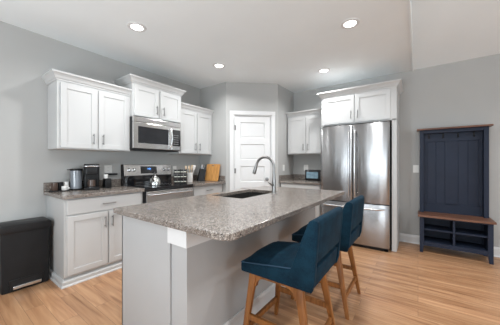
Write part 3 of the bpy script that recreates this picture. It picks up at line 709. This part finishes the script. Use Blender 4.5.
# ------------------------------------------------------------------ bar stools  (local: faces -x (island), width along y)
def make_stool(label, loc, rz=0):
    t = thing('bar_stool', label, 'bar stool', loc, rz, 'bar stools at the island')
    w = 0.257; D = 0.262   # half width, half depth
    # upholstered shell: profile in x/z extruded along y
    def side(dz=0): return [(-D, 0.545), (-D, 0.600), (-D + 0.012, 0.612), (0.10, 0.655), (0.135, 0.668), (0.215, 0.925), (0.238, 0.942), (0.262, 0.93), (0.262, 0.915), (0.225, 0.70), (0.205, 0.540)]
    # seat: dome shaped cushion (grid)
    b = B(); n, m = 14, 14; rings = []
    for i in range(n + 1):
        u = i / n; x = -D + 0.004 + (0.16 + D) * u; r = []
        for j in range(m + 1):
            v = -1 + 2 * j / m
            zt = 0.598 + 0.052 * u + 0.048 * (1 - abs(v) ** 3.5) * min(1, (u / 0.10)) ** 0.5 * (1 - 0.35 * u)
            r.append((x, v * (w - 0.012), zt))
        r += [(x, (w - 0.012), 0.575), (x, -(w - 0.012), 0.575)]
        rings.append(r)
    loft(b, rings); obj('seat_cushion', b, 'blue', t, True)
    b = B(); prism(b, [(-D, 0.542), (-D, 0.600), (0.16, 0.654), (0.225, 0.654), (0.222, 0.542)], -w + 0.004, w - 0.004, 'y', 0.012, seg=3); obj('seat_base', b, 'blue', t, True)
    # back rest: two side cheeks + panel, open slot between panel and seat
    for s in (-1, 1):
        b = B(); ya, yc = (s * w, s * (w - 0.035)) if s > 0 else (s * w, s * (w - 0.035))
        prism(b, [(0.085, 0.60), (0.205, 0.918), (0.218, 0.943), (0.242, 0.953), (0.264, 0.945), (0.270, 0.92), (0.244, 0.60), (0.228, 0.545)], min(ya, yc), max(ya, yc), 'y', 0.006, seg=2)
        obj('back_cheek', b, 'blue', t, True)
    b = B()
    prism(b, [(0.133, 0.702), (0.205, 0.918), (0.218, 0.943), (0.242, 0.953), (0.264, 0.945), (0.270, 0.92), (0.250, 0.702)], -w + 0.005, w - 0.005, 'y', 0.008, seg=2)
    obj('backrest', b, 'blue', t, True)
    b = B(); prism(b, [(0.10, 0.55), (0.127, 0.672), (0.241, 0.668), (0.226, 0.55)], -w + 0.005, w - 0.005, 'y', 0.008, seg=2); obj('rear_rail_pad', b, 'blue', t, True)
    b = B()
    tube(b, [(-D + 0.005, -(w - 0.008), 0.603), (-D + 0.005, (w - 0.008), 0.603)], 0.0045, 8); obj('piping', b, 'piping', t, True)
    for s in (-1, 1): b = B(); tube(b, [(-D + 0.006, s * (w - 0.008), 0.603), (0.13, s * (w - 0.008), 0.655)], 0.0045, 8); obj('piping', b, 'piping', t, True)
    # legs: tapered, splayed, arch-shaped apron
    top = {(-1, -1): (-0.195, -0.185), (-1, 1): (-0.195, 0.185), (1, -1): (0.125, -0.185), (1, 1): (0.125, 0.185)}
    bot = {(-1, -1): (-0.262, -0.232), (-1, 1): (-0.262, 0.232), (1, -1): (0.225, -0.232), (1, 1): (0.225, 0.232)}
    def at(k, z):
        u = 1 - z / 0.545; a, c = top[k], bot[k]; return (a[0] + (c[0] - a[0]) * u, a[1] + (c[1] - a[1]) * u, z)
    for k in top:
        b = B(); rings = []
        for z, wx, wy in ((0.545, 0.030, 0.017), (0.45, 0.0245, 0.0165), (0.25, 0.020, 0.0155), (0.0, 0.0145, 0.0125)):
            x, y, _ = at(k, z); rings.append([(x + dx, y + dy, z) for dx, dy in rrect(-wx, -wy, wx, wy, 0.006, 2)])
        loft(b, rings); obj('leg', b, 'leg', t, True)
    # side aprons with rounded underside
    for s in (-1, 1):
        b = B(); y = s * 0.185
        xa, xb = -0.185, 0.115
        low = []
        for k in range(9):
            a = PI / 2 * k / 8; low.append((xa + 0.07 - 0.07 * math.sin(a) + 0.0, 0.445 + 0.065 * (1 - math.cos(a)) * 0 + 0.065 * math.cos(a)))
        lowL = [(xa + 0.075 - 0.065 * math.sin(PI / 2 * k / 8), 0.440 + 0.065 * math.cos(PI / 2 * k / 8)) for k in range(9)]
        lowR = [(xb - 0.075 + 0.065 * math.sin(PI / 2 * k / 8), 0.440 + 0.065 * math.cos(PI / 2 * k / 8)) for k in range(9)]
        pts = [(xa, 0.545), (xa, 0.44)] + lowL[::-1] + lowR + [(xb, 0.44), (xb, 0.545)]
        prism(b, pts, y - 0.014, y + 0.014, 'y'); obj('apron', b, 'leg', t)
    b = B()
    b.free()
    for x in (-0.195, 0.125): b = B(); box(b, x - 0.012, -0.185, 0.492, x + 0.012, 0.185, 0.545); obj('cross_rail', b, 'leg', t)
    def bar(ka, kb, z, nm, hz=0.018, hw=0.010):
        b = B(); a = Vector(at(ka, z)); c = Vector(at(kb, z)); d = (c - a).normalized(); nn = Vector((-d.y, d.x, 0)) * hw
        rings = [[p + nn + Vector((0, 0, -hz)), p - nn + Vector((0, 0, -hz)), p - nn + Vector((0, 0, hz)), p + nn + Vector((0, 0, hz))] for p in (a, c)]
        loft(b, rings); obj(nm, b, 'leg', t)
    bar((-1, -1), (-1, 1), 0.15, 'footrest'); bar((1, -1), (1, 1), 0.15, 'stretcher')
    bar((-1, -1), (1, -1), 0.235, 'stretcher'); bar((-1, 1), (1, 1), 0.235, 'stretcher')
    return t
make_stool('blue upholstered bar stool with wooden legs, nearer one at the island corner', (-0.703, 1.488, 0))
make_stool('blue upholstered bar stool with wooden legs, farther one nearer the refrigerator', (-0.69, 2.235, 0))

# ------------------------------------------------------------------ counter-top items
ZC = 0.9365
# mugs at the counter end
def mug(label, x, y, z, r, h, mat, hdl=0.0, grp='mugs by the coffee machine'):
    b = B(); lathe(b, [(r * 0.86, 0), (r, 0.006), (r, h), (r - 0.004, h), (r - 0.005, 0.01), (0.002, 0.008)], 0, 0, 20)
    P = [(math.cos(a) * 0.0, 0, 0) for a in ()]
    c, s = math.cos(hdl), math.sin(hdl)
    pts = [(c * (r - 0.003 + 0.026 * math.sin(PI * k / 8)), s * (r - 0.003 + 0.026 * math.sin(PI * k / 8)), h * (0.2 + 0.6 * k / 8)) for k in range(9)]
    tube(b, pts, 0.0045, 8)
    o = obj('mug', b, mat, None, True, (x, y, z)); tag(o, label, 'mug', grp); return o
b = B(); prism(b, rrect(-0.055, -0.095, 0.055, 0.095, 0.02, 5), 0, 0.010, 'z', 0.002)
tag(obj('tray', b, 'black', None, True, (-3.40, 0.928, ZC)), 'low black tray holding mugs at the left end of the counter', 'tray')
mug('brown mug nearest the counter end on the black tray', -3.385, 0.873, ZC + 0.0105, 0.030, 0.092, 'coffee', -1.6, 'mugs on the tray')
mug('black mug standing between the brown mug and the white mugs', -3.41, 0.932, ZC + 0.0105, 0.029, 0.090, 'black', 2.4, 'mugs on the tray')
mug('low white mug at the front of the black tray', -3.372, 0.962, ZC + 0.0105, 0.028, 0.050, 'ceramic', 0.8, 'mugs on the tray')
mug('taller white mug at the back of the black tray', -3.425, 0.992, ZC + 0.0105, 0.026, 0.094, 'ceramic', 2.6, 'mugs on the tray')
cn = thing('storage_canister', 'translucent grey canister with black lid, left of the coffee machine', 'canister', (-3.412, 1.090, ZC))
b = B(); lathe(b, [(0.062, 0), (0.064, 0.004), (0.064, 0.016), (0.060, 0.018)], 0, 0, 28); obj('base', b, 'black', cn, True)
b = B(); lathe(b, [(0.058, 0.018), (0.060, 0.10), (0.061, 0.235), (0.058, 0.238)], 0, 0, 28); obj('tank', b, 'greyplastic', cn, True)
b = B(); lathe(b, [(0.062, 0.238), (0.065, 0.242), (0.065, 0.254), (0.05, 0.260), (0.02, 0.262)], 0, 0, 28); box(b, -0.02, -0.088, 0.244, 0.02, -0.05, 0.252, 0.003); obj('lid', b, 'black', cn, True)
cf = thing('coffee_machine', 'black single-serve coffee machine with silver band on top, on the left counter', 'coffee machine', (-3.25, 1.112, ZC), 1.22)
b = B(); prism(b, rrect(0, 0, 0.165, 0.24, 0.02, 5), 0, 0.028, 'z', 0.004); prism(b, rrect(0.0, 0.12, 0.165, 0.235, 0.02, 5), 0.02, 0.305, 'z', 0.005); obj('body', b, 'black', cf, True)
b = B(); prism(b, rrect(0.004, 0.005, 0.161, 0.225, 0.035, 6), 0.190, 0.282, 'z', 0.006); obj('brew_head', b, 'black', cf, True)
b = B(); prism(b, rrect(0.0, 0.0, 0.165, 0.225, 0.036, 6), 0.282, 0.298, 'z', 0.004); o = obj('lid_band', b, 'steel', cf, True); o['label'] = 'silver band around the lid'
b = B(); prism(b, rrect(0.004, 0.004, 0.161, 0.225, 0.035, 6), 0.298, 0.318, 'z', 0.006); obj('lid', b, 'black', cf, True)
b = B(); lathe(b, [(0.05, 0.028), (0.05, 0.034), (0.045, 0.036)], 0.0825, 0.06, 24); obj('drip_tray', b, 'dkmetal', cf, True)
mug('brown mug standing on the drip tray of the coffee machine', -3.283, 1.212, ZC + 0.037, 0.038, 0.085, 'coffee', 3.6, 'mug on the coffee machine')
b = B(); prism(b, rrect(-0.045, -0.04, 0.045, 0.04, 0.008, 4), 0, 0.115, 'z', 0.003); prism(b, rrect(-0.04, -0.035, 0.04, 0.035, 0.008, 4), 0.11, 0.125, 'z', 0.002)
tag(obj('pod_box', b, 'black', None, True, (-3.35, 1.415, ZC)), 'small black box between coffee machine and range', 'box')
b = B(); lathe(b, [(0.020, 0), (0.024, 0.004), (0.027, 0.055), (0.024, 0.055), (0.020, 0.008), (0.002, 0.006)], 0, 0, 20)
tag(obj('cup', b, 'ceramic', None, True, (-3.35, 1.40, ZC + 0.1255)), 'small white cup standing on the black box', 'cup')

# kettle on the cooktop
kt = thing('kettle', 'polished steel kettle standing on the left front of the cooktop', 'kettle', (-3.10, 1.955, 0.9400), -0.9)
b = B(); lathe(b, [(0.070, 0), (0.078, 0.006), (0.080, 0.03), (0.072, 0.075), (0.050, 0.115), (0.036, 0.125)], 0, 0, 28); obj('body', b, 'chrome', kt, True)
b = B(); lathe(b, [(0.037, 0.125), (0.030, 0.134), (0.008, 0.138), (0.007, 0.148), (0.012, 0.156), (0.004, 0.164)], 0, 0, 20); obj('lid', b, 'steel', kt, True)
b = B(); tube(b, [(0.060, 0, 0.07), (0.088, 0, 0.10), (0.104, 0, 0.135)], 0.012, 10, radii=[0.02, 0.013, 0.009]); obj('spout', b, 'chrome', kt, True)
b = B(); tube(b, [(-0.055 * math.cos(a), 0, 0.115 + 0.085 * math.sin(a)) for a in [PI * k / 12 for k in range(13)]], 0.006, 8); obj('handle', b, 'black', kt, True)
# spice rack with jars
sr = thing('spice_rack', 'black wire spice rack tower standing behind the right side of the cooktop', 'spice rack', (-3.07, 2.375, 0.9400), 0.93)
b = B(); prism(b, rrect(-0.100, -0.032, 0.100, 0.032, 0.01, 4), 0, 0.010, 'z', 0.002)
for z in (0.082, 0.158): prism(b, rrect(-0.100, -0.032, 0.100, 0.032, 0.01, 4), z, z + 0.005, 'z')
for x in (-0.097, -0.0, 0.097):
    for y in (-0.029, 0.029): tube(b, [(x, y, 0), (x, y, 0.232)], 0.0035, 6)
obj('frame', b, 'black', sr)
MS = Matrix.Translation(sr.location) @ Matrix.Rotation(0.93, 4, 'Z')
jar0 = None
mats = ['spiceA', 'spiceB', 'spiceC']
rows = ['bottom', 'middle', 'top']; cols = ['leftmost', 'second from left', 'second from right', 'rightmost']
fills = {'spiceA': 'pale', 'spiceB': 'green', 'spiceC': 'red-brown'}
for r_ in range(3):
    for c_ in range(4):
        mt = mats[(r_ * 2 + c_ * 2 + (c_ > 1)) % 3]
        p = MS @ Vector((-0.072 + c_ * 0.048, 0.0, (0.0105, 0.0875, 0.1635)[r_]))
        b = B(); lathe(b, [(0.019, 0), (0.021, 0.003), (0.021, 0.042), (0.017, 0.045)], 0, 0, 14)
        j = obj('spice_jar', b, 'blackglass', None, True, p); tag(j, 'dark banded spice jar, %s on %s shelf of black rack' % (cols[c_], rows[r_]), 'jar', 'spice jars in the black rack')
        b = B(); lathe(b, [(0.020, 0.045), (0.020, 0.059), (0.018, 0.060)], 0, 0, 14); obj('lid', b, 'black', j, True)
        b = B(); lathe(b, [(0.0215, 0.016), (0.0218, 0.017), (0.0218, 0.031), (0.0215, 0.032)], 0, 0, 14); obj('paper_band', b, 'paper', j, True)
# utensil crock
ck_ = thing('utensil_crock', 'white ceramic utensil crock on the counter just right of the range', 'crock', (-3.225, 2.70, ZC))
b = B(); lathe(b, [(0.046, 0), (0.049, 0.004), (0.050, 0.155), (0.052, 0.165), (0.047, 0.165), (0.045, 0.01), (0.002, 0.008)], 0, 0, 24); obj('pot', b, 'ceramic', ck_, True)
uts = [('wooden spoon leaning left in the white crock', 'wooden_spoon', -0.026, -0.012, -0.055, 0.0, 'spoon', 'palewood'), ('wooden spoon standing upright in the middle of the white crock', 'wooden_spoon', 0.0, 0.012, -0.015, 0.03, 'spoon', 'palewood'),
       ('wooden spatula leaning right in the white crock', 'wooden_spatula', 0.022, -0.01, 0.03, 0.02, 'spat', 'palewood'), ('white spatula at the right side of the white crock', 'white_spatula', 0.02, 0.02, 0.055, 0.045, 'spat', 'ceramic')]
for lab, nm, bx_, by_, tx, ty, kind, mt in uts:
    b = B(); A = Vector((bx_ * 0.5, by_ * 0.5 + bx_ * .3, 0.014)); T = Vector((tx * 0.9 + ty * .2, tx * 1.1, 0.31)); dd = (T - A).normalized()
    tube(b, [A, A + dd * 0.15, A + dd * 0.21], 0.005, 8)
    e = A + dd * 0.19
    if kind == 'spoon': tube(b, [e, e + dd * 0.02, e + dd * 0.045, e + dd * 0.07, e + dd * 0.085], 0.02, 12, radii=[0.006, 0.017, 0.025, 0.02, 0.006], sx=0.35)
    else: tube(b, [e, e + dd * 0.02, e + dd * 0.03, e + dd * 0.09, e + dd * 0.095], 0.02, 4, radii=[0.006, 0.018, 0.027, 0.031, 0.02], sx=0.18)
    o = obj(nm, b, mt, None, True, (-3.225, 2.70, ZC)); tag(o, lab, 'spatula' if kind == 'spat' else 'spoon', 'utensils in the white crock')
# knife block with knives
kb = thing('knife_block', 'black slanted knife block between the utensil crock and the cutting board', 'knife block', (-3.30, 2.93, ZC), -0.5)
b = B(); prism(b, [(0.0, 0.0), (0.11, 0.0), (0.155, 0.20), (0.06, 0.235)], -0.052, 0.052, 'x', 0.004); obj('block', b, 'black', kb)
KM = Matrix.Translation(kb.location) @ Matrix.Rotation(-0.5, 4, 'Z')
k0 = None
d_ = Vector((0.0, 0.22, 0.97)).normalized()
for i, (x, y) in enumerate([(-0.03, 0.08), (0.0, 0.08), (0.03, 0.08), (-0.03, 0.12), (0.0, 0.12), (0.03, 0.12)]):
    A = Vector((x, y, 0.232 - (y - 0.06) * 0.37))
    b = B(); tube(b, [A - d_ * 0.0, A + d_ * 0.01], 0.008, 8); tube(b, [A + d_ * 0.008, A + d_ * 0.03, A + d_ * 0.07, A + d_ * 0.085], 0.008, 8, radii=[0.008, 0.0075, 0.009, 0.006])
    o = obj('knife', b, 'black' if i % 2 else 'steel', None, True); o.matrix_world = KM
    tag(o, '%s-handled knife in the %s row of the knife block, %s' % ('black' if i % 2 else 'silver', 'front' if y < 0.1 else 'back', ('left', 'centre', 'right')[i % 3]), 'knife', 'knives in the black block')
# cutting boards leaning on the pantry side splash
b = B(); t = B(); slab(t, rrect(-0.165, 0, 0.165, 0.315, 0.02, 5), [rrect(-0.03, 0.275, 0.03, 0.292, 0.008, 4)], -0.009, 0.009, 0.003)
bmesh.ops.rotate(t, cent=(0, 0, 0), matrix=Matrix.Rotation(PI / 2, 3, 'X'), verts=t.verts[:]); bmesh.ops.rotate(t, cent=(0, 0, 0), matrix=Matrix.Rotation(-0.20, 3, 'X'), verts=t.verts[:]); merge(b, t)
o = obj('cutting_board', b, 'bamboo', None, False, (-3.095, 3.085, ZC + 0.002)); tag(o, 'orange-brown bamboo cutting board leaning in the corner by the pantry', 'cutting board')

# small black appliance with pale display on the back counter
rd = thing('countertop_oven', 'small black appliance with pale blue glass front left of the refrigerator', 'toaster oven', (-1.745, 4.22, ZC))
b = B(); prism(b, rrect(0, 0, 0.345, 0.20, 0.012, 4), 0.008, 0.205, 'z', 0.005)
for x in (0.03, 0.315):
    for y in (0.03, 0.17): lathe(b, [(0.01, 0), (0.01, 0.01)], x, y, 10)
obj('body', b, 'black', rd, True)
b = B(); box(b, 0.03, -0.006, 0.045, 0.255, 0.004, 0.165, 0.008); obj('window', b, 'display', rd)
b = B(); tube(b, [(0.04, -0.022, 0.180), (0.245, -0.022, 0.180)], 0.005, 8)
for x in (0.06, 0.225): tube(b, [(x, 0.002, 0.180), (x, -0.022, 0.180)], 0.004, 8)
obj('handle', b, 'dkmetal', rd, True)
for z in (0.06, 0.105, 0.15):
    b = B(); lathe(b, [(0.014, 0), (0.012, 0.014), (0.008, 0.015)], 0, 0, 14, mat=Matrix.Translation((0.302, 0.001, z)) @ Matrix.Rotation(PI / 2, 4, 'X')); obj('knob', b, 'dkmetal', rd, True)

# ------------------------------------------------------------------ outlets and switches
def plate(name, label, loc, rz, kind, cat, w=0.075, h=0.118):
    t = thing(name, label, cat, loc, rz)
    b = B(); box(b, -w / 2, -0.006, -h / 2, w / 2, 0, h / 2, 0.002); obj('cover_plate', b, 'plate', t)
    b = B()
    if kind == 'switch':
        box(b, -0.017, -0.009, -0.034, 0.017, -0.005, 0.034, 0.001); obj('rocker', b, 'plate', t)
    else:
        for z in (-0.021, 0.021):
            prism(b, rrect(-0.015, z - 0.014, 0.015, z + 0.014, 0.006, 3), -0.0075, -0.005, 'y')
        rc = obj('receptacle', b, 'plate', t); b = B()
        for z in (-0.021, 0.021):
            for x in (-0.006, 0.006): box(b, x - 0.001, -0.0082, z - 0.002, x + 0.001, -0.0072, z + 0.007)
        obj('slots', b, 'grey', rc)
    return t
plate('wall_outlet', 'white outlet plate on the left wall between coffee machine and range', (WL, 1.50, 1.180), R90, 'outlet', 'outlet', 0.10, 0.105)
b = B(); box(b, 0, -0.075, -0.012, 0.045, 0.075, 0.012, 0.004); tag(obj('plug_adapter', b, 'black', None, False, (WL + 0.0065, 1.53, 1.110)), 'flat black plug adapter under the outlet beside the range', 'adapter')
plate('wall_outlet', 'white outlet plate on the left wall behind the utensil crock', (WL, 2.60, 1.155), R90, 'outlet', 'outlet')
plate('wall_outlet', 'white outlet plate on the back wall above the small black appliance', (-1.846, WB, 1.175), 0, 'outlet', 'outlet', 0.09)
plate('light_switch', 'white switch plate on the pantry wall near the small counter', (PX1, 4.07, 1.175), R90, 'switch', 'light switch')
plate('light_switch', 'white switch plate on the back wall beside the navy hall tree', (-0.026, WB, 1.175), 0, 'switch', 'light switch')

# ------------------------------------------------------------------ recessed ceiling lights, each with its own lamp
POW = 12
def downlight(label, x, y, z=H, tilt=0.0, power=POW, group='recessed ceiling lights'):
    t = thing('recessed_light', label, 'ceiling light', (x, y, z), 0, group); t.rotation_euler = (tilt, 0, 0)
    b = B(); lathe(b, [(0.060, -0.001), (0.064, -0.008), (0.092, -0.006), (0.095, 0.0), (0.06, 0.0005)], 0, 0, 36); obj('trim_ring', b, 'trim', t, True)
    b = B(); lathe(b, [(0.062, -0.0035), (0.058, -0.0065), (0.01, -0.0075)], 0, 0, 32); obj('lens', b, 'lamp', t, True)
    d = bpy.data.lights.new('downlight_lamp', 'AREA'); d.shape = 'DISK'; d.size = 0.12; d.energy = power; d.color = (0.975, 0.985, 0.985); d.spread = math.radians(150)
    l = bpy.data.objects.new('downlight_lamp', d); COL.objects.link(l); l.parent = t; l.location = (0, 0, -0.014)
    return t
downlight('round recessed light in the flat ceiling above the left counter, largest on the left', -2.475, 1.346)
downlight('small round recessed light in the flat ceiling in front of the raised microwave cabinet', -2.441, 2.598)
downlight('round recessed light nearest the vaulted ceiling edge, in front of the refrigerator', -0.584, 2.626)
downlight('smallest round recessed light, next to the pantry corner and refrigerator cabinet', -1.215, 3.712)
downlight('round recessed light in the flat ceiling above the near end of the island', -0.55, 0.55)
zc = lambda y: H + SL * (WB - y)
for (x, y) in ((1.5, 2.6), (1.5, 1.0)):
    downlight('round recessed light in the vaulted ceiling, %s' % ('closer to the back wall' if y > 2 else 'farther from the back wall'), x, y, zc(y), -math.atan(SL), 20, 'vault lights')
